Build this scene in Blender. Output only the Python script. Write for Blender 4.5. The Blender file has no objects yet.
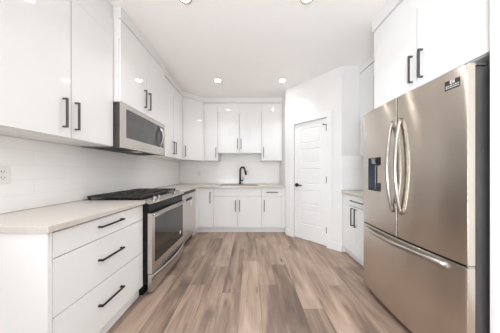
import bpy, bmesh, math, random
from mathutils import Vector, Matrix

S = bpy.context.scene
COL = S.collection
F = 165.0                      # focal length in pixels of a 500 px wide frame
EYE = 1.185
# ------------------------------------------------------------------ camera
cd = bpy.data.cameras.new('camera'); cam = bpy.data.objects.new('camera', cd); COL.objects.link(cam)
cam.location = (0, 0, EYE); cam.rotation_euler = (math.pi/2, 0, 0)
cd.sensor_fit = 'HORIZONTAL'; cd.sensor_width = 36; cd.lens = 36*F/500
cd.shift_x = 0; cd.shift_y = 5.5/500; cd.clip_start = .02
S.camera = cam
# ------------------------------------------------------------------ world, light, exposure
W = bpy.data.worlds.new('sky'); S.world = W; W.use_nodes = True
wb = W.node_tree.nodes['Background']; wb.inputs[0].default_value = (.86, .93, 1, 1); wb.inputs[1].default_value = 1.0
def area(name, loc, rot, sx, sy, power, col):
    l = bpy.data.lights.new(name, 'AREA'); l.shape = 'RECTANGLE'; l.size = sx; l.size_y = sy; l.energy = power; l.color = col
    o = bpy.data.objects.new(name, l); COL.objects.link(o); o.location = loc; o.rotation_euler = rot
    return o
WIN_COL, UPFILL_COL = (.86, .95, 1.03), (.9, .97, 1.03)  # second tint is for the added up-tilted fills
area('front_daylight', (.17, -5.95, 1.35), (math.pi/2, 0, 0), 3.2, 2.0, 3, WIN_COL)                 # daylight through window_1
area('front_ceiling_fill', (.17, -5.6, .75), (math.pi/2+.6, 0, 0), 3.2, .7, 6, UPFILL_COL)           # added fill, tilted up to brighten the ceiling
area('side_window_fill', (-1.57, -2.6, 1.35), (math.pi/2, 0, -math.pi/2), 2.9, 2.0, 6, WIN_COL)       # added light, standing for daylight through the unseen added_window
area('side_ceiling_fill', (-1.25, -2.6, .75), (math.pi/2+.6, 0, -math.pi/2), 2.9, .7, 255, UPFILL_COL)  # added main fill, aimed upward so the ceiling spreads it
POT_POWER, POT_COL = 3.2, (.94, 1, 1.05)
S.view_settings.view_transform = 'Standard'; S.view_settings.look = 'None'
S.view_settings.gamma = 1; S.view_settings.use_curve_mapping = False
S.view_settings.exposure = 0.14
S.cycles.max_bounces = 10; S.cycles.diffuse_bounces = 7; S.cycles.glossy_bounces = 5
S.cycles.sample_clamp_indirect = 6; S.cycles.use_denoising = True
R = math.radians
random.seed(7)

# ------------------------------------------------------------------ materials
def mat(name, col, rough=.5, metal=0.0, spec=.5, **kw):
    m = bpy.data.materials.new(name); m.use_nodes = True
    b = m.node_tree.nodes['Principled BSDF']
    b.inputs['Base Color'].default_value = (*col, 1); b.inputs['Roughness'].default_value = rough
    b.inputs['Metallic'].default_value = metal; b.inputs['Specular IOR Level'].default_value = spec
    for k, v in kw.items(): b.inputs[k.replace('_', ' ')].default_value = v
    return m
def nd(m, t, **kw):
    n = m.node_tree.nodes.new(t)
    for k, v in kw.items(): setattr(n, k, v)
    return n
def lk(m, a, b): m.node_tree.links.new(a, b)
def bsdf(m): return m.node_tree.nodes['Principled BSDF']
def math_n(m, op, a, b=None, c=None):
    n = nd(m, 'ShaderNodeMath', operation=op)
    for i, v in enumerate((a, b, c)):
        if v is None: continue
        if isinstance(v, (int, float)): n.inputs[i].default_value = v
        else: lk(m, v, n.inputs[i])
    return n.outputs[0]
def mottle(m, c1, c2, scale, detail=4, pos=(.4, .6), space='Object', stretch=None):
    tc = nd(m, 'ShaderNodeTexCoord'); out = tc.outputs[space]
    if stretch:
        mp = nd(m, 'ShaderNodeMapping'); mp.inputs['Scale'].default_value = stretch; lk(m, out, mp.inputs[0]); out = mp.outputs[0]
    n = nd(m, 'ShaderNodeTexNoise'); n.inputs['Scale'].default_value = scale; n.inputs['Detail'].default_value = detail
    lk(m, out, n.inputs['Vector'])
    r = nd(m, 'ShaderNodeValToRGB'); r.color_ramp.elements[0].position, r.color_ramp.elements[1].position = pos
    r.color_ramp.elements[0].color = (*c1, 1); r.color_ramp.elements[1].color = (*c2, 1)
    lk(m, n.outputs[0], r.inputs[0]); lk(m, r.outputs[0], bsdf(m).inputs['Base Color'])
    return n

M = {}
M['gloss'] = mat('gloss_white_lacquer', (.84, .825, .81), .05, 0, .3); mottle(M['gloss'], (.775, .773, .768), (.785, .783, .778), 2)
M['wall'] = mat('wall_paint', (.8, .785, .77), .8); mottle(M['wall'], (.755, .745, .733), (.765, .755, .743), 3)
M['ceil'] = mat('ceiling_paint', (.8, .765, .735), .9); mottle(M['ceil'], (.93, .908, .893), (.94, .918, .903), 40)
M['trim'] = mat('trim_paint', (.84, .825, .81), .35); mottle(M['trim'], (.775, .773, .768), (.785, .783, .778), 3)
M['quartz'] = mat('quartz', (.75, .69, .63), .22); mottle(M['quartz'], (.54, .49, .44), (.59, .54, .49), 70, 6, (.35, .65))
M['quartz'].node_tree.nodes['Noise Texture'].inputs['Roughness'].default_value = .8
M['black'] = mat('black_metal', (.018, .016, .016), .35, .6); mottle(M['black'], (.016, .014, .014), (.02, .018, .018), 30)
M['bronze'] = mat('dark_pewter_metal', (.05, .043, .04), .35, .6); mottle(M['bronze'], (.10, .09, .084), (.112, .10, .094), 30)
M['iron'] = mat('cast_iron', (.03, .026, .024), .5); mottle(M['iron'], (.022, .019, .018), (.038, .033, .03), 60)
M['enamel'] = mat('black_enamel', (.012, .012, .013), .22, 0, .2); mottle(M['enamel'], (.011, .011, .012), (.014, .014, .015), 20)
M['plastic'] = mat('dark_plastic', (.03, .03, .032), .4); mottle(M['plastic'], (.028, .028, .03), (.033, .033, .035), 20)
M['white_plastic'] = mat('white_plastic', (.82, .8, .78), .3); mottle(M['white_plastic'], (.815, .795, .775), (.825, .805, .785), 20)
M['slot'] = mat('slot_dark', (.05, .045, .04), .6); mottle(M['slot'], (.05, .045, .04), (.055, .05, .045), 20)
M['glass'] = mat('oven_glass', (.02, .018, .017), .04, 0, .9); mottle(M['glass'], (.02, .018, .017), (.022, .02, .019), 10)
M['mwglass'] = mat('microwave_glass', (.09, .088, .09), .1, 0, .9); mottle(M['mwglass'], (.075, .073, .074), (.085, .083, .084), 10)
M['recess'] = mat('dispenser_blue_grey', (.10, .12, .16), .3); mottle(M['recess'], (.05, .06, .08), (.056, .066, .088), 8)
M['label'] = mat('label_ink', (.02, .018, .016), .5); mottle(M['label'], (.02, .018, .016), (.022, .02, .018), 20)
M['letter'] = mat('label_letter', (.85, .82, .78), .5); mottle(M['letter'], (.84, .81, .77), (.86, .83, .79), 20)
M['pane'] = mat('window_glass', (1, 1, 1), .0, 0, .5, Transmission_Weight=1.0)
M['dim_wall'] = mat('toned_down_wall', (.66, .65, .64), .8); mottle(M['dim_wall'], (.65, .64, .63), (.67, .66, .65), 3)  # unseen wall stretch, toned down so less light bounces onto the end panel
M['dark_wall'] = mat('darkened_wall', (.32, .30, .28), .8); mottle(M['dark_wall'], (.31, .29, .27), (.33, .31, .29), 3)  # unseen wall behind the viewer, darkened to send less light back
def steel(name, c, rough, aniso, stretch):
    m = mat(name, c, rough, 1.0, .5)
    c1 = tuple(x*.96 for x in c); c2 = tuple(min(1, x*1.04) for x in c)
    mottle(m, c1, c2, 6, 5, (.3, .7), 'Object', stretch)
    b = bsdf(m); b.inputs['Anisotropic'].default_value = aniso
    t = nd(m, 'ShaderNodeCombineXYZ'); t.inputs[2].default_value = 1; lk(m, t.outputs[0], b.inputs['Tangent'])     # highlights stretch upright across the horizontal brushing
    return m
M['steel'] = steel('brushed_steel', (.68, .64, .60), .26, .85, (1, 1, 60))
M['fridge'] = steel('fridge_steel', (.70, .635, .565), .23, 1.0, (1, 1, 60))
M['bright'] = steel('polished_steel', (.5, .48, .46), .24, 0, (1, 1, 8))
M['darksteel'] = mat('dark_steel', (.16, .14, .125), .35, .8); mottle(M['darksteel'], (.15, .13, .115), (.17, .15, .135), 12)
M['fside'] = mat('fridge_side', (.07, .064, .06), .4, .3); mottle(M['fside'], (.065, .06, .056), (.075, .068, .064), 10)
def lamp_mat():
    m = mat('lamp_glow', (1, .95, .9), .4)
    b = bsdf(m); b.inputs['Emission Color'].default_value = (1, .93, .84, 1); b.inputs['Emission Strength'].default_value = 55
    return m
M['lamp'] = lamp_mat()
M['lamptrim'] = mat('lamp_trim', (.42, .29, .21), .35, .5); mottle(M['lamptrim'], (.41, .28, .2), (.43, .3, .22), 10)

def tile_mat():                                            # running-bond tile, grout lines as geometry-free bump and colour
    m = mat('gloss_tile', (.82, .81, .79), .22, 0, .3)
    tc = nd(m, 'ShaderNodeTexCoord'); b = nd(m, 'ShaderNodeTexBrick')
    sp = nd(m, 'ShaderNodeSeparateXYZ'); lk(m, tc.outputs['Object'], sp.inputs[0])
    cb = nd(m, 'ShaderNodeCombineXYZ'); lk(m, sp.outputs[0], cb.inputs[0]); lk(m, sp.outputs[2], cb.inputs[1])
    lk(m, cb.outputs[0], b.inputs['Vector'])
    b.inputs['Color1'].default_value = (.92, .912, .90, 1); b.inputs['Color2'].default_value = (.905, .897, .885, 1)
    b.inputs['Mortar'].default_value = (.84, .83, .815, 1); b.inputs['Scale'].default_value = 1
    b.inputs['Mortar Size'].default_value = .0016; b.inputs['Mortar Smooth'].default_value = .3
    b.inputs['Brick Width'].default_value = .41; b.inputs['Row Height'].default_value = .1068
    lk(m, b.outputs['Color'], bsdf(m).inputs['Base Color'])
    bp = nd(m, 'ShaderNodeBump'); bp.inputs['Distance'].default_value = .002; bp.inputs['Strength'].default_value = .25; bp.invert = True
    lk(m, b.outputs['Fac'], bp.inputs['Height']); lk(m, bp.outputs[0], bsdf(m).inputs['Normal'])
    return m
M['tile'] = tile_mat()

def floor_mat():
    m = mat('vinyl_plank', (.4, .3, .24), .42, 0, .4)
    at = nd(m, 'ShaderNodeAttribute', attribute_name='tone'); at2 = nd(m, 'ShaderNodeAttribute', attribute_name='seed')
    tc = nd(m, 'ShaderNodeTexCoord')
    sp = nd(m, 'ShaderNodeSeparateXYZ'); lk(m, tc.outputs['Object'], sp.inputs[0])
    cb = nd(m, 'ShaderNodeCombineXYZ')
    lk(m, math_n(m, 'MULTIPLY', sp.outputs[0], 6.0), cb.inputs[0]); lk(m, sp.outputs[1], cb.inputs[1])
    lk(m, math_n(m, 'MULTIPLY', at2.outputs['Fac'], 50.0), cb.inputs[2])
    n1 = nd(m, 'ShaderNodeTexNoise'); n1.inputs['Scale'].default_value = 1.6; n1.inputs['Detail'].default_value = 5; n1.inputs['Distortion'].default_value = .8
    lk(m, cb.outputs[0], n1.inputs['Vector'])
    cb2 = nd(m, 'ShaderNodeCombineXYZ')
    lk(m, math_n(m, 'MULTIPLY', sp.outputs[0], 60.0), cb2.inputs[0]); lk(m, math_n(m, 'MULTIPLY', sp.outputs[1], 3.0), cb2.inputs[1])
    lk(m, math_n(m, 'MULTIPLY', at2.outputs['Fac'], 50.0), cb2.inputs[2])
    n2 = nd(m, 'ShaderNodeTexNoise'); n2.inputs['Scale'].default_value = 1.5; n2.inputs['Detail'].default_value = 6
    lk(m, cb2.outputs[0], n2.inputs['Vector'])
    # tone + grain
    f = math_n(m, 'MULTIPLY_ADD', n1.outputs[0], 1.5, -.75)
    f = math_n(m, 'ADD', f, math_n(m, 'MULTIPLY_ADD', at.outputs['Fac'], .7, .15))
    f = math_n(m, 'ADD', f, math_n(m, 'MULTIPLY_ADD', n2.outputs[0], .6, -.3))
    r = nd(m, 'ShaderNodeValToRGB'); e = r.color_ramp.elements
    e[0].position = 0; e[0].color = (.44, .325, .252, 1); e[1].position = 1; e[1].color = (.115, .08, .062, 1)
    x = e.new(.35); x.color = (.335, .24, .182, 1); x = e.new(.7); x.color = (.185, .13, .10, 1)
    lk(m, f, r.inputs[0])
    # sparse dark knots
    vo = nd(m, 'ShaderNodeTexVoronoi'); vo.inputs['Scale'].default_value = 1.0
    cb3 = nd(m, 'ShaderNodeCombineXYZ')
    lk(m, math_n(m, 'MULTIPLY', sp.outputs[0], 9.0), cb3.inputs[0]); lk(m, math_n(m, 'MULTIPLY', sp.outputs[1], 2.6), cb3.inputs[1])
    lk(m, math_n(m, 'MULTIPLY', at2.outputs['Fac'], 9.0), cb3.inputs[2]); lk(m, cb3.outputs[0], vo.inputs['Vector'])
    k = nd(m, 'ShaderNodeMapRange'); k.inputs[1].default_value = .02; k.inputs[2].default_value = .2; k.inputs[3].default_value = .9; k.inputs[4].default_value = 0
    vd = math_n(m, 'ADD', vo.outputs['Distance'], math_n(m, 'MULTIPLY_ADD', n2.outputs[0], .16, -.08))
    lk(m, vd, k.inputs[0])
    vs = nd(m, 'ShaderNodeSeparateColor'); lk(m, vo.outputs['Color'], vs.inputs[0])
    kk = math_n(m, 'MULTIPLY', k.outputs[0], math_n(m, 'GREATER_THAN', vs.outputs[0], .45))
    mx = nd(m, 'ShaderNodeMix', data_type='RGBA'); lk(m, kk, mx.inputs[0]); lk(m, r.outputs[0], mx.inputs[6])
    mx.inputs[7].default_value = (.09, .062, .05, 1); lk(m, mx.outputs[2], bsdf(m).inputs['Base Color'])
    bp = nd(m, 'ShaderNodeBump'); bp.inputs['Strength'].default_value = .08; bp.inputs['Distance'].default_value = .004
    lk(m, n2.outputs[0], bp.inputs['Height']); lk(m, bp.outputs[0], bsdf(m).inputs['Normal'])
    return m
M['floor'] = floor_mat()

# ------------------------------------------------------------------ mesh helpers
class MB:
    def __init__(s): s.bm = bmesh.new()
    def _bevel(s, geom, off, seg=2):
        if off > 0: bmesh.ops.bevel(s.bm, geom=geom, offset=off, segments=seg, affect='EDGES', profile=.5, clamp_overlap=True)
    def box(s, x0, x1, y0, y1, z0, z1, bev=0.0, seg=2):
        v = [s.bm.verts.new(p) for p in ((x0,y0,z0),(x1,y0,z0),(x1,y1,z0),(x0,y1,z0),(x0,y0,z1),(x1,y0,z1),(x1,y1,z1),(x0,y1,z1))]
        fs = [s.bm.faces.new([v[i] for i in q]) for q in ((3,2,1,0),(4,5,6,7),(0,1,5,4),(1,2,6,5),(2,3,7,6),(3,0,4,7))]
        s._bevel(list({e for f in fs for e in f.edges}), bev, seg)
        return s
    def prism(s, pts, z0, z1, bev=0.0):                     # pts counter-clockwise in xy
        lo = [s.bm.verts.new((x, y, z0)) for x, y in pts]; hi = [s.bm.verts.new((x, y, z1)) for x, y in pts]
        n = len(pts); fs = [s.bm.faces.new(lo[::-1]), s.bm.faces.new(hi)]
        for i in range(n): fs.append(s.bm.faces.new((lo[i], lo[(i+1) % n], hi[(i+1) % n], hi[i])))
        s._bevel(list({e for f in fs for e in f.edges}), bev)
        return s
    def profile(s, pts, x0, x1, bev=0.0):                   # pts in (y, z), swept along x
        a = [s.bm.verts.new((x0, y, z)) for y, z in pts]; b = [s.bm.verts.new((x1, y, z)) for y, z in pts]
        n = len(pts); fs = [s.bm.faces.new(a), s.bm.faces.new(b[::-1])]
        for i in range(n): fs.append(s.bm.faces.new((a[(i+1) % n], a[i], b[i], b[(i+1) % n])))
        bmesh.ops.recalc_face_normals(s.bm, faces=fs)
        s._bevel(list({e for f in fs for e in f.edges}), bev)
        return s
    def cells(s, us, vs, keep, w0, w1, axes='xyz'):         # grid of cells in two axes, extruded along the third
        ax = ['xyz'.index(c) for c in axes]; cache = {}
        def V(i, j, k):
            if (i, j, k) not in cache:
                p = [0, 0, 0]; p[ax[0]] = us[i]; p[ax[1]] = vs[j]; p[ax[2]] = (w0, w1)[k]
                cache[i, j, k] = s.bm.verts.new(p)
            return cache[i, j, k]
        nu, nv = len(us)-1, len(vs)-1
        K = lambda i, j: 0 <= i < nu and 0 <= j < nv and keep((us[i]+us[i+1])/2, (vs[j]+vs[j+1])/2)
        fs = []
        for i in range(nu):
            for j in range(nv):
                if not K(i, j): continue
                for k in (0, 1): fs.append(s.bm.faces.new((V(i,j,k), V(i+1,j,k), V(i+1,j+1,k), V(i,j+1,k))))
                for (di, dj, a, b) in ((-1,0,(i,j),(i,j+1)), (1,0,(i+1,j),(i+1,j+1)), (0,-1,(i,j),(i+1,j)), (0,1,(i,j+1),(i+1,j+1))):
                    if not K(i+di, j+dj): fs.append(s.bm.faces.new((V(*a,0), V(*b,0), V(*b,1), V(*a,1))))
        bmesh.ops.recalc_face_normals(s.bm, faces=fs)
        return s
    def tube(s, pts, r, seg=12, ry=None, caps=True):        # swept round (or oval) bar; r may be a list
        pts = [Vector(p) for p in pts]; n = len(pts); rings = []
        up = Vector((0, 0, 1))
        t0 = (pts[1]-pts[0]).normalized()
        a = t0.orthogonal().normalized() if abs(t0.dot(up)) > .9 else t0.cross(up).normalized()
        for i, p in enumerate(pts):
            t = (pts[min(i+1, n-1)]-pts[max(i-1, 0)]).normalized()
            a = (a - t*a.dot(t)).normalized(); b = t.cross(a)
            rr = r[i] if isinstance(r, (list, tuple)) else r; rb = ry if ry else rr
            rings.append([s.bm.verts.new(p + a*math.cos(2*math.pi*k/seg)*rr + b*math.sin(2*math.pi*k/seg)*rb) for k in range(seg)])
        fs = []
        for i in range(n-1):
            for k in range(seg):
                fs.append(s.bm.faces.new((rings[i][k], rings[i][(k+1) % seg], rings[i+1][(k+1) % seg], rings[i+1][k])))
        if caps: fs += [s.bm.faces.new(rings[0][::-1]), s.bm.faces.new(rings[-1])]
        for f in fs[:-2]: f.smooth = True
        bmesh.ops.recalc_face_normals(s.bm, faces=fs)
        return s
    def lathe(s, prof, c=(0, 0, 0), seg=24, axis='z'):      # prof: (radius, height)
        rings = []
        def P(r, h, k):
            q = 2*math.pi*k/seg; x, y = r*math.cos(q), r*math.sin(q)
            p = {'z': (x, y, h), 'y': (x, h, y), 'x': (h, x, y)}[axis]
            return (p[0]+c[0], p[1]+c[1], p[2]+c[2])
        for r, h in prof:
            rings.append([s.bm.verts.new(P(0, h, 0))] if r == 0 else [s.bm.verts.new(P(r, h, k)) for k in range(seg)])
        fs = []
        for A, B in zip(rings, rings[1:]):
            for k in range(seg):
                q = [A[k] if len(A) > 1 else A[0], A[(k+1) % seg] if len(A) > 1 else None, B[(k+1) % seg] if len(B) > 1 else None, B[k] if len(B) > 1 else B[0]]
                q = [v for v in q if v is not None]
                if len(q) >= 3: fs.append(s.bm.faces.new(q))
        bmesh.ops.recalc_face_normals(s.bm, faces=fs)
        return s
    def smooth(s, ang=35):
        for f in s.bm.faces: f.smooth = True
        for e in s.bm.edges:
            if len(e.link_faces) == 2 and e.calc_face_angle(0) > R(ang): e.smooth = False
        return s
    def build(s, name, m, parent=None):
        me = bpy.data.meshes.new(name); s.bm.normal_update(); s.bm.to_mesh(me); s.bm.free()
        me.materials.append(M[m] if isinstance(m, str) else m)
        o = bpy.data.objects.new(name, me); COL.objects.link(o)
        if parent: o.parent = parent
        return o
def thing(name, label, cat, loc=(0, 0, 0), rz=0, group=None):
    o = bpy.data.objects.new(name, None); o.empty_display_size = .1; COL.objects.link(o)
    o.location = loc; o.rotation_euler = (0, 0, R(rz)); o['label'] = label; o['category'] = cat
    if group: o['group'] = group
    return o
def tag(o, label, cat, group=None):
    o['label'] = label; o['category'] = cat
    if group: o['group'] = group
    return o
def struct(o): o['kind'] = 'structure'; return o
def place(o, loc, rz=0): o.location = loc; o.rotation_euler = (0, 0, R(rz)); return o
def copy_tree(o, parent=None):
    c = o.copy(); COL.objects.link(c)
    if parent: c.parent = parent
    for ch in list(o.children): copy_tree(ch, c)
    return c

# ------------------------------------------------------------------ room dimensions
WL, WR, CZ = -1.62, 1.96, 2.75              # left wall, right wall, ceiling
BF = -1.02                                  # face of the left base cabinets
UF = -1.29                                  # face of the left wall cabinets
D = 3.204; YB = D + .6; YU = D + .27        # base face, back wall, wall-cabinet face on the back wall
P0 = (.68, 3.13); P1 = (1.36, 2.45)         # ends of the 45 degree pantry wall
YF = -6.0                                   # wall behind the viewer
G = .0008                                   # fitting gap
UB, DT, CB = 1.425, 2.45, 2.64              # wall cabinet bottom, door top, crown bottom

# ------------------------------------------------------------------ structure
def build_floor():
    bm = bmesh.new(); tl = bm.faces.layers.float.new('tone_f'); vals = []
    w, e0 = .183, .0926
    known = {0: [(2.2, .12, .55)], 1: [(1.73, .68, .42)], 2: [(2.11, .86, .35)], 3: [(1.427, .55, .22)], 4: [(2.27, .2, .5)], 5: [(1.72, .62, .28)],
             -1: [(1.62, .45, .6)], -2: [(2.07, .55, .15)], -3: [(1.735, .42, .68)], -4: [(2.345, .74, .4)], -5: [(1.9, .35, .6)], 6: [(2.05, .5, .4)]}
    rnd = random.Random(3)
    k0, k1 = math.floor((WL - e0)/w)+1, math.ceil((WR - e0)/w)+1
    rows = []
    for k in range(k0-1, k1+1):
        xa, xb = max(WL-.1, e0+(k-1)*w), min(WR+.1, e0+k*w)
        if xb - xa < .005: continue
        y1, tn, tf = known.get(k, [(rnd.uniform(1, 2.2), rnd.uniform(.2, .7), rnd.uniform(.2, .7))])[0]
        L = 1.22; cuts = [y1]; y = y1
        while y < YB + .1: y += L; cuts.append(y)
        y = y1
        while y > YF - .1: y -= L; cuts.insert(0, y)
        for a, b in zip(cuts, cuts[1:]):
            t = tn if abs(b - y1) < 1e-6 else tf if abs(a - y1) < 1e-6 else rnd.uniform(.2, .75)
            rows.append((xa, xb, max(a, YF-.1), min(b, YB+.1), t, rnd.random()))
    for xa, xb, a, b, t, sd in rows:
        if b - a < .002: continue
        g = .0011                                         # hairline bevel between planks
        bm.faces.new([bm.verts.new(p) for p in ((xa+g, a+g, 0), (xb-g, a+g, 0), (xb-g, b-g, 0), (xa+g, b-g, 0))]); vals.append((t, sd))
    z = -.0012
    bm.faces.new([bm.verts.new(p) for p in ((WL-.1, YF-.1, z), (WR+.1, YF-.1, z), (WR+.1, YB+.1, z), (WL-.1, YB+.1, z))]); vals.append((1.1, .5))
    me = bpy.data.meshes.new('floor'); bm.to_mesh(me); bm.free(); me.materials.append(M['floor'])
    for nm, i in (('tone', 0), ('seed', 1)):
        at = me.attributes.new(nm, 'FLOAT', 'FACE')
        for j, v in enumerate(vals): at.data[j].value = v[i]
    o = bpy.data.objects.new('floor', me); COL.objects.link(o); struct(o)
build_floor()
POTS = [(-.553, 2.82), (.553, 2.82), (-.585, 1.47), (.515, 1.47), (-.57, .12), (.53, .12)]
struct(MB().box(WL-.1, WR+.1, YF-.1, YB+.1, CZ, CZ+.08).build('ceiling', 'ceil'))
struct(MB().cells([YF-.1, -4.1, -1.1, YB+.1], [0, .3, 2.4, CZ], lambda u, v: not (-4.1 < u < -1.1 and .3 < v < 2.4), WL-.1, WL, 'yzx').build('wall_left', 'wall'))
struct(MB().box(WR, WR+.1, .8, P1[1], 0, CZ).build('wall_right', 'wall'))
struct(MB().box(WR, WR+.1, YF-.1, .8, 0, CZ).build('wall_right_living', 'dim_wall'))
struct(MB().box(WL, P0[0], YB, YB+.1, 0, CZ).build('wall_back', 'wall'))
# pantry box: short return, diagonal face with the door opening, short face towards the viewer
DL = math.hypot(P1[0]-P0[0], P1[1]-P0[1])
DA, DB, DH = .180, .750, 2.045               # door slab along the diagonal, slab height
struct(MB().box(P0[0], P0[0]+.1, P0[1]+.05, YB+.1, 0, CZ).build('wall_pantry_return', 'wall'))
wd = MB().cells([0, DA-.004, DB+.004, DL], [0, DH+.006, CZ], lambda u, v: not (DA < u < DB and v < DH), 0, .1, 'xzy').build('wall_pantry_diagonal', 'wall')
struct(place(wd, (P0[0], P0[1], 0), -45))
struct(MB().box(P1[0], WR+.1, P1[1], P1[1]+.1, 0, CZ).build('wall_pantry_face', 'wall'))
wf = MB().cells([WL-.1, -1.48, 1.82, WR+.1], [0, .3, 2.4, CZ], lambda u, v: not (-1.48 < u < 1.82 and .3 < v < 2.4), YF-.1, YF, 'xzy').build('wall_front', 'dark_wall')
struct(wf)
win = MB().cells([-1.48, -1.42, -.41, -.35, .69, .75, 1.76, 1.82], [.3, .36, 2.34, 2.4],
                 lambda u, v: v < .36 or v > 2.34 or u < -1.42 or u > 1.76 or -.41 < u < -.35 or .69 < u < .75, YF-.08, YF-.02, 'xzy').build('window_1', 'trim')
struct(win)
MB().box(-1.42, 1.76, YF-.055, YF-.049, .36, 2.34).build('pane', 'pane', win)

win = MB().cells([-4.1, -4.04, -2.63, -2.57, -1.16, -1.1], [.3, .36, 2.34, 2.4],  # unseen window, added to bring light in from the left
                 lambda u, v: v < .36 or v > 2.34 or u < -4.04 or u > -1.16 or -2.63 < u < -2.57, WL-.08, WL-.02, 'yzx').build('added_window', 'trim')
struct(win)
MB().box(WL-.055, WL-.049, -4.04, -1.16, .36, 2.34).build('pane', 'pane', win)

# pantry door with five recessed panels
door = place(MB().cells([0, .118, .462, DB-DA], [0, .26, .516, .607, .863, .96, 1.234, 1.33, 1.577, 1.67, 1.924, DH-.012],
      lambda u, v: not (.118 < u < .462 and any(a < v < b for a, b in ((.26,.516),(.607,.863),(.96,1.234),(1.33,1.577),(1.67,1.924)))), 0, .035, 'xzy').build('door_1', 'trim'), (0, 0, 0), -45)
def diag(t, off=0): return (P0[0]+t*.70711+off*.70711, P0[1]-t*.70711+off*.70711)
dx, dy = diag(DA, .012); door.location = (dx, dy, .012); struct(door)
for a, b in ((.26,.516),(.607,.863),(.96,1.234),(1.33,1.577),(1.67,1.924)):
    p = MB()
    # sloped sticking around a raised centre field
    o_, i_ = .0, .016
    x0, x1 = .118, .462
    q = [(x0, a), (x1, a), (x1, b), (x0, b)]
    rings = []
    for ins, yy in ((0, .0), (.006, .007), (.014, .007), (.022, .002)):
        rings.append([p.bm.verts.new(v) for v in ((x0+ins, yy, a+ins), (x1-ins, yy, a+ins), (x1-ins, yy, b-ins), (x0+ins, yy, b-ins))])
    for A, B in zip(rings, rings[1:]):
        for k in range(4): p.bm.faces.new((A[k], A[(k+1) % 4], B[(k+1) % 4], B[k]))
    p.bm.faces.new(rings[-1])
    p.build('door_panel', 'trim', door)
hd = MB().lathe([(0, -.012), (.032, -.012), (.034, -.004), (.034, -.001)], (.045, 0, .94), 24, 'y').smooth()
hd.tube([(.045, -.012, .94), (.045, -.05, .94)], .010)
hd.tube([(.034, -.05, .94), (.10, -.053, .94), (.16, -.052, .94)], .0115)
hd.build('door_handle', 'black', door)['label'] = 'black lever handle'
for z in (.20, 1.0, 1.83):
    h = MB().tube([(DB-DA+.001, -.008, z), (DB-DA+.001, -.008, z+.1)], .0085)
    h.box(DB-DA-.016, DB-DA+.003, -.003, -.0005, z, z+.1)
    h.build('hinge', 'black', door)
st = MB().tube([(DB-DA, -.008, 1.925), (DB-DA-.045, -.03, 1.93)], .006)
st.tube([(DB-DA, -.008, 1.915), (DB-DA-.005, -.02, 1.88)], .005)
st.lathe([(0, -.045), (.01, -.045), (.01, -.03), (0, -.03)], (DB-DA-.045, 0, 1.93), 12, 'y')
st.build('door_stop', 'black', door)
# casing
cz = DH + .095
cas = MB().cells([DA-.084, DA-.003, DB+.003, DB+.078], [0, DH+.004, cz], lambda u, v: not (DA < u < DB and v < DH), -.016, -.0005, 'xzy').build('trim_1', 'trim')
struct(place(cas, (P0[0], P0[1], 0), -45))
b1 = MB().box(.012, DA-.085, -.014, -.0005, 0, .115).box(DB+.079, DL+.004, -.014, -.0005, 0, .115).build('baseboard_pantry', 'trim')
struct(place(b1, (P0[0], P0[1], 0), -45))

# crown boards above the cabinets
def crown(n, mb): struct(mb.build(n, 'gloss'))
c = MB()
c.box(WL+G, UF-.012, .83, 1.560, CB, CZ-G).box(WL+G, -1.224+.004, 1.560, 2.371, CB, CZ-G).box(WL+G, UF+.010, 2.371, 3.165, CB, CZ-G)
crown('trim_2', c)
crown('trim_3', MB().prism([(WL+G, YB-G), (WL+G, 3.1655), (UF+.012, 3.1655), (-.965, YU-.014), (-.965, YB-G)], CB, CZ-G).box(-.9645, P0[0]-G, YU-.014, YB-G, CB, CZ-G))
crown('trim_4', MB().box(1.63-.012, WR-G, 1.72, P1[1]-G, CB, CZ-G))
crown('trim_5', MB().box(1.27, WR-G, .846, 1.719, CB, CZ-G))

# ------------------------------------------------------------------ tile backsplash (own thing on each wall)
def splash(loc, rz, w, z0, z1, label, holes=()):
    o = MB().box(0, w, -.008, -.0003, 0, z1-z0).build('tile_backsplash', 'tile')
    return tag(place(o, (loc[0], loc[1], z0), rz), label, 'backsplash')
splash((WL, .82), 90, YB-.82-.009, .9165, UB-.0015, 'long glossy white tile backsplash running behind the gas range on the left wall')
splash((WL+.009, YB), 0, P0[0]-WL-.0095, .9165, UB-.0015, 'glossy white tile backsplash behind the sink and black faucet')
bsu = MB().box(0, .91, -.008, -.0003, 0, .157).build('tile_backsplash', 'tile'); tag(place(bsu, (-.673, YB, UB+.0005), 0), 'strip of white tile directly under the shorter cabinets above the sink', 'backsplash')
splash((P1[0], P1[1]), 0, WR-P1[0]-.009, .9165, UB-.0015, 'white tile backsplash panel beside the refrigerator, facing the room')
splash((WR, P1[1]-.0005), -90, .72, .9165, UB-.0015, 'white tile backsplash on the right wall tucked behind the refrigerator')

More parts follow.
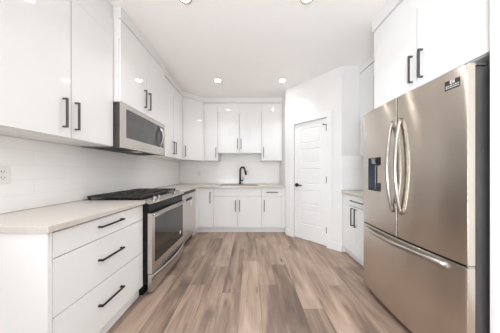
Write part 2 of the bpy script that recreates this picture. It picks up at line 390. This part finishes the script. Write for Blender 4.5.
# ------------------------------------------------------------------ cabinets
def bar_handle(parent, x, z, length, vertical, m, out=.034):
    b = MB(); h = length/2; s = .0055
    if vertical:
        b.box(x-s, x+s, -out, -out+.011, z-h, z+h, .0012)
        for q in (-h+.006, h-.006): b.box(x-s, x+s, -out+.0112, -.0003, z+q-.0055, z+q+.0055)
    else:
        b.box(x-h, x+h, -out, -out+.011, z-s, z+s, .0012)
        for q in (-h+.006, h-.006): b.box(x+q-.0055, x+q+.0055, -out+.0112, -.0003, z-s, z+s)
    return b.build('handle', m, parent)
def front(root, kind, x0, x1, z0, z1, handle=None, m='black', g=.0026, gt=None):
    f = MB().box(x0+g, x1-g, 0, .019, z0+g, z1-(g if gt is None else gt), .0012).build(kind, 'gloss', root)
    if handle: bar_handle(f, *handle, m)
    return f
def carcass(root, w, d, z0, z1, top=True, y0=.0205, t=.018, name='body', frieze=None):
    b = MB()
    b.box(0, t, y0, d, z0, z1).box(w-t, w, y0, d, z0, z1).box(t, w-t, y0, d, z0, z0+t).box(t, w-t, d-.006, d, z0+t, z1)
    if top: b.box(t, w-t, y0, d-.006, z1-t, z1)
    else: b.box(t, w-t, y0, y0+.05, z1-t, z1)
    if frieze: b.box(0, w, 0, y0-.0003, frieze[0], frieze[1])
    return b.build(name, 'gloss', root)
def toe(root, x0, x1, z=.1, y=.05):
    MB().box(x0, x1, y, y+.016, 0, z-.0005).build('toe_kick', 'gloss', root)

# -- left base cabinet with three drawers, finished end panel
L0, L1 = .833, 1.573
t = thing('drawer_cabinet', 'white base cabinet with three wide drawers at the near end of the left counter', 'cabinet', (BF, L0, 0), 90)
w = L1-L0-.001; dd = BF-WL-G
carcass(t, w, dd, .1, .8785, top=False); toe(t, .0205, w, y=.04)
for z0, z1, hz in ((.733, .872, .815), (.424, .733, .59), (.1, .424, .283)):
    front(t, 'drawer', .0185, w, z0, z1, (1.206-L0, hz, .2, False))
MB().box(-.0015, .018, 0, .02, 0, .8785).box(-.0015, -.0003, .02, dd, 0, .8785).box(.0, .018, .0205, dd, 0, .0995).build('end_panel', 'gloss', t)

# -- corner and sink run on the back wall
t = thing('corner_base_cabinet', 'white base cabinet in the left back corner with one narrow door', 'cabinet', (BF, D, 0), 0)
w = -.709-BF
b = MB(); b.box(0, w, .021, YB-D-G, .1, .118).box(w-.018, w-.0005, .021, YB-D-G, .118, .8785).box(0, w-.018, YB-D-.006, YB-D-G, .118, .8785).box(0, w, .021, .05, .86, .8785)
b.build('body', 'gloss', t)
front(t, 'door', .02, w-.0005, .1, .872, (w-.062, .69, .215, True)); toe(t, -.03, w)
b = MB(); b.box(-.019, .0, -(D-3.036), .018, .1, .8785).box(.0, .0195, 0, .019, .1, .8785)
b.build('filler_panel', 'gloss', t)
MB().box(-.05, -.03, -(D-3.036), .05, 0, .0995).build('toe_kick', 'gloss', t)
X0, X1 = -.708, .223
t = thing('sink_base_cabinet', 'white base cabinet below the sink with two doors and a blank top panel', 'cabinet', (X0, D, 0), 0)
w = X1-X0-.001
carcass(t, w, YB-D-G, .1, .8785, top=False); toe(t, 0, w)
front(t, 'top_panel', 0, w, .715, .872)
mid = -.238-X0
front(t, 'door', 0, mid, .1, .715, (mid-.042, .53, .22, True)); front(t, 'door', mid, w, .1, .715, (mid+.038, .53, .22, True))
t = thing('narrow_base_cabinet', 'white base cabinet right of the sink with one drawer above one door', 'cabinet', (X1, D, 0), 0)
w = P0[0]-X1-.002
carcass(t, w, YB-D-G, .1, .8785, top=True); toe(t, 0, w)
front(t, 'drawer', 0, .395, .715, .872, (.21, .793, .22, False)); front(t, 'door', 0, .395, .1, .715, (.05, .53, .22, True))
MB().box(.396, w, .001, .02, .1, .8785).build('filler_panel', 'gloss', t)

# -- right base cabinet
Y0, Y1 = 1.73, P1[1]-.002
t = thing('right_base_cabinet', 'white base cabinet beside the refrigerator with a drawer over two doors', 'cabinet', (1.37, Y1, 0), -90)
w = Y1-Y0
carcass(t, w, WR-1.37-G, .1, .8785, top=True); toe(t, 0, w)
a, b_ = .012, .565; mid = .287
front(t, 'drawer', a, b_, .725, .872, (.35, .80, .25, False))
front(t, 'door', a, mid, .1, .725, (mid-.035, .585, .235, True)); front(t, 'door', mid, b_, .1, .725, (mid+.035, .585, .235, True))
MB().box(b_+.001, w, .001, .02, .1, .8785).build('filler_panel', 'gloss', t)

# -- wall cabinets, left wall
def upper(name, label, loc, rz, w, d, zb, doors, hz, hm='bronze', hl=.205, loc_z=None):
    t = thing(name, label, 'cabinet', (loc[0], loc[1], zb), rz)
    carcass(t, w, d, 0, CB-zb-G, True, frieze=(DT-zb, CB-zb-.007))
    for x0, x1, hx in doors: front(t, 'door', x0, x1, 0, DT-zb, (hx, hz-zb, hl, True) if hx is not None else None, hm, .0033, .0003)
    return t
dU = UF-WL-G
upper('wall_cabinet', 'white two-door wall cabinet nearest the viewer on the left wall, above the drawers', (UF, .833), 90, 1.558-.833, dU, UB, ((0, .358, .306), (.358, .725, .386)), 1.595)
upper('wall_cabinet', 'white two-door wall cabinet directly above the microwave', (-1.224, 1.5605), 90, .81, -1.224-WL-G, 1.853, ((0, .39, .35), (.39, .81, .43)), 2.03)
upper('wall_cabinet', 'white two-door wall cabinet between the microwave and the left corner', (UF, 2.3715), 90, 3.167-2.3715, dU, UB, ((0, .42, .385), (.42, .795, .455)), 1.59)
# diagonal corner wall cabinet
ang = math.degrees(math.atan2(YU-3.169, -.97-UF)); dw = math.hypot(YU-3.169, -.97-UF)
t = thing('corner_wall_cabinet', 'white angled single-door wall cabinet across the left back corner', 'cabinet', (UF, 3.169, UB), ang)
ca, sa = math.cos(R(-ang)), math.sin(R(-ang))
def loc2(x, y): x, y = x-UF, y-3.169; return (x*ca-y*sa, x*sa+y*ca)
n_ = .0205
b = MB(); pts = [loc2(WL+G, YB-G), loc2(WL+G, 3.169), (-.006, n_), (dw+.006, n_), loc2(-.971, YB-G)]
pts[2] = loc2(UF-.014, 3.169+.0005); pts[3] = loc2(-.971, YU+.016)
b.prism(pts, 0, CB-UB-G).box(.002, dw-.002, .001, n_, DT-UB, CB-UB-G)
b.build('body', 'gloss', t)
front(t, 'door', .003, dw-.003, 0, DT-UB, (.045, .165, .21, True), 'bronze', .003, .0003)
# back wall
dB = YB-YU-G
upper('wall_cabinet', 'narrow white single-door wall cabinet between the angled corner and the sink cabinets', (-.969, YU), 0, .969-.679, dB, UB, ((0, .29, .255),), 1.595, hl=.21)
upper('wall_cabinet', 'shorter white two-door wall cabinet above the sink', (-.678, YU), 0, .918, dB, 1.585, ((0, .453, .417), (.453, .918, .49)), 1.775, hl=.215)
upper('wall_cabinet', 'white single-door wall cabinet right of the sink, against the pantry wall', (.241, YU), 0, P0[0]-.241-.002, dB, UB, ((0, .427, .042),), 1.60, hl=.215)
# right wall
upper('wall_cabinet', 'white wall cabinet on the right wall in the corner behind the refrigerator', (1.63, P1[1]-.002), -90, P1[1]-.002-1.722, WR-1.63-G, UB, ((0, .27, .235), (.27, .54, .305)), 1.59)
upper('deep_wall_cabinet', 'deep white two-door cabinet directly above the refrigerator', (1.29, 1.717), -90, 1.717-.870, WR-1.29-G, 1.833, ((0, .44, .405), (.44, .846, .482)), 2.0, hl=.215)
tag(MB().box(1.262, WR-G, .848, .8685, 0, CB-G, .001).build('tall_end_panel', 'gloss'), 'tall white end panel standing at the near side of the refrigerator', 'panel')

# ------------------------------------------------------------------ countertops
zt0, zt1 = .88, .915
CE = -1.0
tag(MB().box(WL+.0005, CE, .817, 1.5765, zt0, zt1, .003).build('countertop', 'quartz'), 'pale beige countertop on the drawer cabinet left of the range', 'countertop')
SX0, SX1, SY0, SY1 = -.60, .15, 3.29, 3.63
xs = [WL+.009, CE, SX0, SX1, P0[0]-.0015]; ys = [2.356, D-.022, SY0, SY1, YB-.009]
tag(MB().cells(xs, ys, lambda u, v: (u < CE or v > D-.022) and not (SX0 < u < SX1 and SY0 < v < SY1), zt0, zt1, 'xyz').build('countertop', 'quartz'),
    'L-shaped pale beige countertop from the range round the corner past the sink', 'countertop')
tag(MB().box(1.345, WR-.009, 1.73, P1[1]-.009, zt0, zt1, .003).build('countertop', 'quartz'), 'short pale beige countertop beside the refrigerator', 'countertop')

# -- sink and faucet
t = thing('kitchen_sink', 'steel undermount sink set into the counter below the black faucet', 'sink', (SX0, SY0, .68), 0)
sw, sd = SX1-SX0, SY1-SY0
b = MB(); k = .004
b.box(-k, sw+k, -k, sd+k, 0, .004)
b.box(-k, 0, -k, sd+k, .004, .1995).box(sw, sw+k, -k, sd+k, .004, .1995).box(0, sw, -k, 0, .004, .1995).box(0, sw, sd, sd+k, .004, .1995)
b.build('basin', 'steel', t)
b = MB().cells([-.016, .0, sw, sw+.016], [-.016, .0, sd, sd+.016], lambda u, v: not (0 < u < sw and 0 < v < sd), .2354, .2385, 'xyz')
b.build('rim', 'darksteel', t)
MB().lathe([(0, .0105), (.03, .0105), (.045, .0045), (.045, .0041)], (sw/2, sd*.6, 0)).smooth().build('drain', 'bright', t)
t = thing('kitchen_faucet', 'matte black gooseneck faucet with a pull-down spray head', 'faucet', (-.222, 3.69, .9155), 0)
MB().lathe([(0, .045), (.0, .045), (.023, .045), (.023, .006), (.030, .006), (.030, 0), (0, 0)]).smooth().build('base', 'black', t)
pts = [(0, 0, .045), (0, 0, .30)]
dirx, diry = .82, -.57
for i in range(1, 13):
    q = math.pi*i/12*.93; rr = .067
    pts.append(((rr-rr*math.cos(q))*dirx, (rr-rr*math.cos(q))*diry, .30+rr*math.sin(q)*1.15))
MB().tube(pts, .0185, 16).build('neck', 'black', t)
e = Vector(pts[-1]); dvec = (Vector(pts[-1])-Vector(pts[-2])).normalized()
MB().tube([e, e+dvec*.03, e+dvec*.06, e+dvec*.12], [.019, .023, .024, .019], 16).build('spray_head', 'black', t)
hb = MB().tube([(.018, 0, .075), (.065, 0, .078)], .014, 14); hb.tube([(.062, 0, .08), (.072, -.004, .15)], [.007, .005], 10); hb.build('lever', 'black', t)

# ------------------------------------------------------------------ gas range
RX, RY, rw = -.94, 1.578, .775
t = thing('gas_range', 'stainless steel slide-in gas range with black cast-iron grates', 'range', (RX, RY, 0), 90)
rd = RX - WL - .012
MB().box(0, rw, .042, rd, .105, .885).box(.01, rw-.01, .09, rd, 0, .105).build('body', 'enamel', t)
b = MB().box(.001, rw-.001, .09, rd, .8853, .917, .004)
b.build('cooktop', 'enamel', t)
# slanted control panel
cp = MB().profile([(.0895, .917), (.0895, .8853), (.02, .876), (-.002, .880), (-.002, .890)], .0, rw, .002)
cp.build('control_panel', 'steel', t)
MB().box(.002, rw-.002, .024, .0415, .79, .875).build('vent_band', 'enamel', t)
for x in (.12, .205, .575, .66):
    k = MB().lathe([(0, .030), (.017, .030), (.0195, .026), (.0195, .006), (.024, .004), (.024, 0), (0, 0)], seg=24).smooth()
    k.box(-.003, .003, -.018, .018, .0302, .036)
    o = k.build('knob', 'bright', t); o.location = (x, .045, .9035); o.rotation_euler = (R(18), 0, 0)
dr = MB().cells([.003, .052, rw-.045, rw-.003], [.206, .295, .738, .786], lambda u, v: not (.052 < u < rw-.045 and .295 < v < .738), 0, .04, 'xzy')
od = dr.build('oven_door', 'steel', t)
gl = MB().box(.0525, rw-.0455, .004, .035, .2955, .7375).build('oven_window', 'glass', od)
MB().lathe([(0, .0), (1, 0), (1, -.0006), (0, -.0006)], (0, 0, 0), 20, 'y').build('sticker', 'letter', gl)
sk = gl.children[0]; sk.location = (.655, .0033, .372); sk.scale = (.014, 1, .026)
def bow(x0, x1, z, y0, depth, n=18, dz=0.0): return [(x0+(x1-x0)*i/n, y0-depth*math.sin(math.pi*i/n)**.8 if 0 < i < n else y0, z+dz*math.sin(math.pi*i/n)) for i in range(n+1)]
MB().tube(bow(.02, rw-.02, .768, .0, .05), .012, 12, .010).build('handle', 'bright', od)
sdw = MB().box(.003, rw-.003, 0, .04, .03, .2, .003).build('storage_drawer', 'steel', t)
n = 20; b = MB()                                        # bowed pull along the drawer's top edge
cx = [(.006+(rw-.012)*i/n, -.004-.045*math.sin(math.pi*i/n)) for i in range(n+1)]
rr_ = [[b.bm.verts.new(p) for p in ((x, y, .165), (x, y-.003, .19), (x, min(y+.012, -.0005), .198), (x, -.0005, .14))] for x, y in cx]
for A, B in zip(rr_, rr_[1:]):
    for k in range(4): b.bm.faces.new((A[k], A[(k+1) % 4], B[(k+1) % 4], B[k])).smooth = True
b.bm.faces.new(rr_[0]); b.bm.faces.new(rr_[-1][::-1]); bmesh.ops.recalc_face_normals(b.bm, faces=b.bm.faces)
b.build('pull', 'bright', sdw)
# burners and grates
gz = .9175
for bx, by, r in ((.14, .22, .04), (.14, .50, .035), (rw/2, .36, .05), (rw-.14, .22, .045), (rw-.14, .50, .035)):
    MB().lathe([(0, .022), (r*.75, .022), (r*.8, .016), (r, .014), (r, .006), (r*1.25, .004), (r*1.25, 0), (0, 0)], (bx, by, gz), 24).smooth().build('burner', 'iron', t)
gw = (rw-.03)/3
for i in range(3):
    x0 = .015+i*gw+.003; x1 = x0+gw-.006; y0, y1 = .112, .635; za, zb = .934, .953; s = .006
    g = MB()
    for x in (x0, x1-2*s): g.box(x, x+2*s, y0, y1, za, zb, .002)
    for y in (y0, y1-2*s): g.box(x0+2*s, x1-2*s, y, y+2*s, za, zb, .002)
    for q in (.25, .5, .75): y = y0+(y1-y0)*q; g.box(x0+2*s, x1-2*s, y-s, y+s, za+.004, zb+.004, .002)
    for q in (.33, .67): x = x0+(x1-x0)*q; g.box(x-s, x+s, y0+2*s, y1-2*s, za, zb+.003, .002)
    for x in (x0+.012, x1-.012):
        for y in (y0+.012, y1-.012): g.box(x-.008, x+.008, y-.008, y+.008, gz+.0003, za)
    g.build('grate', 'iron', t)

# ------------------------------------------------------------------ dishwasher
t = thing('dishwasher', 'stainless steel dishwasher built in between the range and the corner', 'dishwasher', (-1.0, 2.359, 0), 90)
w = 3.034-2.359
MB().box(.003, w-.003, .032, .6, .1, .875).build('body', 'fside', t)
dp = MB().cells([.002, .22, .49, w-.002], [.105, .725, .765, .835], lambda u, v: not (.22 < u < .49 and .725 < v < .765), 0, .03, 'xzy').build('door', 'steel', t)
MB().box(.2205, .4895, .018, .0295, .7255, .7645).build('handle_pocket', 'plastic', dp)
MB().box(.43, .47, -.0006, -.0001, .63, .70).build('sticker', 'letter', dp)
MB().box(.002, w-.002, .004, .03, .837, .875, .003).build('control_strip', 'plastic', t)
MB().box(.003, w-.003, .06, .08, 0, .0995).build('toe_kick', 'plastic', t)

# ------------------------------------------------------------------ microwave
mz = 1.417; mw, mh = .806, .434
t = thing('microwave_oven', 'stainless steel over-the-range microwave with dark window', 'microwave', (-1.222, 1.5625, mz), 90)
md = -1.222-WL-.009
MB().box(.001, mw-.001, .0125, md, .006, mh-.002).build('body', 'fside', t)
mdr = MB().cells([0, .066, mw-.036, mw], [0, .105, mh-.045, mh-.001], lambda u, v: not (.066 < u < mw-.036 and .105 < v < mh-.045), 0, .012, 'xzy').build('door', 'steel', t)
wn = MB().box(.0665, mw-.0365, .003, .0115, .1055, mh-.0455).build('window', 'mwglass', mdr)
pts = [(.672, .0-.05*math.sin(math.pi*i/16)**.8 if 0 < i < 16 else .002, .115+.255*i/16) for i in range(17)]
MB().tube(pts, .02, 12, .014).build('handle', 'bright', mdr)
MB().box(.70, .745, .0018, .0026, .13, .36).build('control_pad', 'plastic', wn)
b = MB()
for i in range(9): b.box(.06+i*.03, .075+i*.03, .1, .30, .001, .0055)
b.build('vent_filter', 'plastic', t); b = MB()
for i in range(9): b.box(.46+i*.03, .475+i*.03, .1, .30, .001, .0055)
b.build('vent_filter', 'plastic', t)
MB().box(.36, .44, .08, .16, .001, .0055).build('work_light_lens', 'white_plastic', t)

# ------------------------------------------------------------------ refrigerator
FN, FFY = .8815, 1.693; fw = FFY-FN
t = thing('refrigerator', 'large stainless steel french-door refrigerator with bottom freezer drawer and water dispenser', 'refrigerator', (1.165, FFY, 0), -90)
bulge = .024
def fy(x): return -bulge*math.sin(math.pi*x/fw)         # bowed front
def curved_front(x0, x1, z0, z1, holes=None, thick=.04, r=.002, nx=26):
    b = MB(); us = [x0+(x1-x0)*i/nx for i in range(nx+1)]; vs = [z0, z1]
    if holes:
        hx0, hx1, hz0, hz1 = holes
        us = sorted(set([u for u in us if min(abs(u-hx0), abs(u-hx1)) > .006] + [hx0, hx1])); vs = [z0, hz0, hz1, z1]
    b.cells(us, vs, lambda u, v: not (holes and hx0 < u < hx1 and hz0 < v < hz1), 0, thick, 'xzy')
    fs = [f for f in b.bm.faces]
    for v in b.bm.verts:
        if v.co.y < .001: v.co.y = fy(v.co.x)
    ed = []
    for e in b.bm.edges:
        A, B = e.verts
        if A.co.y < .03 and B.co.y < .03:
            onx = all(abs(p.co.x-x0) < 1e-6 for p in (A, B)) or all(abs(p.co.x-x1) < 1e-6 for p in (A, B))
            onz = all(abs(p.co.z-z0) < 1e-6 for p in (A, B)) or all(abs(p.co.z-z1) < 1e-6 for p in (A, B))
            if onx or onz: ed.append(e)
    if r > 0: bmesh.ops.bevel(b.bm, geom=ed, offset=r, segments=4, affect='EDGES', profile=.5, clamp_overlap=True)
    return b.smooth(40)
fm = fw/2 + .006
MB().box(.004, fw-.004, .048, .775, .04, 1.752).build('body', 'fside', t)
MB().box(.03, fw-.03, .09, .7, 0, .04).build('base', 'plastic', t)
DXA, DXB, DZA, DZB = .078, .250, 1.012, 1.318
ld = curved_front(.001, fm-.004, .682, 1.765, (DXA, DXB, DZA, DZB)).build('door', 'fridge', t)
rd_ = curved_front(fm+.004, fw-.001, .682, 1.765).build('door', 'fridge', t)
fz = curved_front(.001, fw-.001, .052, .668).build('freezer_drawer', 'fridge', t)
# door handles: bowed bars
def door_handle(parent, x):
    n = 22; z0, z1 = .87, 1.585; pts = []
    for i in range(n+1):
        s = math.sin(math.pi*i/n); pts.append((x, fy(x)-.004-.045*s**.75 if 0 < i < n else fy(x), z0+(z1-z0)*i/n))
    MB().tube(pts, .0125, 14, .017).build('handle', 'bright', parent)
MB_ = curved_front(fm-.0038, fm+.0038, .683, 1.762, thick=.04, r=0, nx=2).build('door_gasket', 'enamel', t); MB_.location.y = .0012
MB_ = curved_front(.006, fw-.006, .6685, .6815, thick=.04, r=0).build('door_gasket', 'enamel', t); MB_.location.y = .002
door_handle(ld, fm-.036); door_handle(rd_, fm+.036)
pts = bow(.045, fw-.085, .637, 0, .045, 24); pts = [(x, y+fy(x)-.004, z) for x, y, z in pts]
pts[0] = (pts[0][0], fy(pts[0][0]), .637); pts[-1] = (pts[-1][0], fy(pts[-1][0]), .637)
MB().tube(pts, .012, 14, .017).build('handle', 'bright', fz)
# dispenser
b = MB(); k = .003; yb = .036
ya = min(fy(DXA), fy(DXB))+.012
b.box(DXA+.0005, DXB-.0005, yb, yb+.004, DZA+.0005, DZB-.0005)
b.box(DXA+.0005, DXA+k, ya, yb, DZA+.0005, DZB-.0005).box(DXB-k, DXB-.0005, ya, yb, DZA+.0005, DZB-.0005)
b.box(DXA+k, DXB-k, ya, yb, DZA+.0005, DZA+k).box(DXA+k, DXB-k, ya, yb, DZB-k, DZB-.0005)
dsp = b.build('dispenser', 'recess', ld)
cxm = (DXA+DXB)/2
MB().profile([(-.008, DZB-.004), (-.008, DZB-.045), (.004, DZB-.062), (.02, DZB-.062), (.02, DZB-.004)], .118, .168, .004).build('water_spout', 'bright', dsp)
MB().box(.188, DXB-.0035, -.013, -.006, DZB-.07, DZB-.004).build('control_pad', 'enamel', dsp)
MB().box(.166, .174, -.010, 0, DZA+.015, DZB-.07, .002).build('divider', 'bright', dsp)
MB().box(.200, DXB-.004, -.012, -.004, DZA+.075, DZB-.074, .003).build('paddle', 'fridge', dsp)
MB().box(DXA+.006, DXB-.006, ya+.01, yb-.001, DZA+.0035, DZA+.014).build('drip_tray', 'plastic', dsp)
# spec label near the top of the right door
b = MB(); lx0, lx1, lz0, lz1 = .640, .706, 1.662, 1.715
def on(b, x0, x1, z0, z1, e):
    x0 += .074; x1 += .074
    n = 6; A = [(x0+(x1-x0)*i/n) for i in range(n+1)]
    for xa, xb in zip(A, A[1:]): b.bm.faces.new([b.bm.verts.new(p) for p in ((xa, fy(xa)-e, z0), (xb, fy(xb)-e, z0), (xb, fy(xb)-e, z1), (xa, fy(xa)-e, z1))])
on(b, lx0, lx1, lz0, lz1, .0007); lab = b.build('spec_label', 'label', rd_)
b = MB()
# a white emblem of two strokes and a ring, over two lines of small type
on(b, .664, .668, 1.694, 1.713, .0012); on(b, .668, .678, 1.710, 1.713, .0012); on(b, .668, .678, 1.694, 1.697, .0012)
on(b, .672, .675, 1.699, 1.708, .0012); on(b, .680, .684, 1.694, 1.713, .0012); on(b, .676, .680, 1.701, 1.705, .0012)
for z in (1.682, 1.671):
    x = .645
    for wd_ in (.008, .005, .011, .006, .009, .007): on(b, x, min(x+wd_, .703), z, z+.004, .0012); x += wd_+.0025
b.build('lettering', 'letter', lab)
for x in (.05, fw-.05):
    MB().box(x-.035, x+.035, .02, .13, 1.7525 if x > 1e9 else 1.7655, 1.785, .005).build('hinge_cover', 'bright', t)
MB().box(fw-.0045, fw+.002, -.002, .036, .6695, .6805, .002).build('hinge', 'bright', t)

# ------------------------------------------------------------------ outlets
def outlet(name, label, loc, rz):
    t = thing(name, label, 'outlet', loc, rz)
    MB().box(-.036, .036, -.006, -.0002, -.058, .058, .002).build('cover_plate', 'white_plastic', t)
    for dz in (-.02, .02):
        f = MB().box(-.017, .017, -.0075, -.0061, dz-.014, dz+.014, .0006).build('socket', 'white_plastic', t)
        MB().box(-.009, -.006, -.0079, -.0076, dz-.004, dz+.007).box(.006, .009, -.0079, -.0076, dz-.004, dz+.006).box(-.002, .002, -.0079, -.0076, dz-.011, dz-.007).build('slot', 'slot', f)
outlet('wall_outlet', 'white wall outlet at the near end of the left backsplash', (WL+.008, 1.072, 1.168), 90)
outlet('wall_outlet', 'white wall outlet on the back wall tiles left of the sink', (-1.165, YB-.008, 1.155), 0)

# ------------------------------------------------------------------ recessed ceiling lights
place_of = ['far left recessed ceiling light, above the sink side of the floor', 'far right recessed ceiling light, nearest the pantry door', 'near left recessed ceiling light, closest to the microwave cabinet',
            'near right recessed ceiling light, closest to the refrigerator', 'recessed ceiling light over the viewer on the drawer side', 'recessed ceiling light over the viewer on the refrigerator side']
def pot(i, x, y):
    t = thing('recessed_light', place_of[i], 'ceiling light', (x, y, CZ), 0, 'recessed ceiling lights')
    MB().lathe([(.0475, -.0005), (.064, -.0005), (.064, -.005), (.061, -.009), (.054, -.009), (.0475, -.003), (.0475, -.0005)], seg=32).smooth().build('trim_ring', 'lamptrim', t)
    MB().lathe([(0, -.0012), (.047, -.0012), (.047, -.0025), (0, -.0035)], seg=32).smooth().build('lens', 'lamp', t)
    l = bpy.data.lights.new('bulb', 'AREA'); l.shape = 'DISK'; l.size = .085; l.energy = POT_POWER; l.color = POT_COL; l.spread = R(112)
    o = bpy.data.objects.new('bulb', l); COL.objects.link(o); o.parent = t; o.location = (0, 0, -.014)
for i, (x, y) in enumerate(POTS): pot(i, x, y)
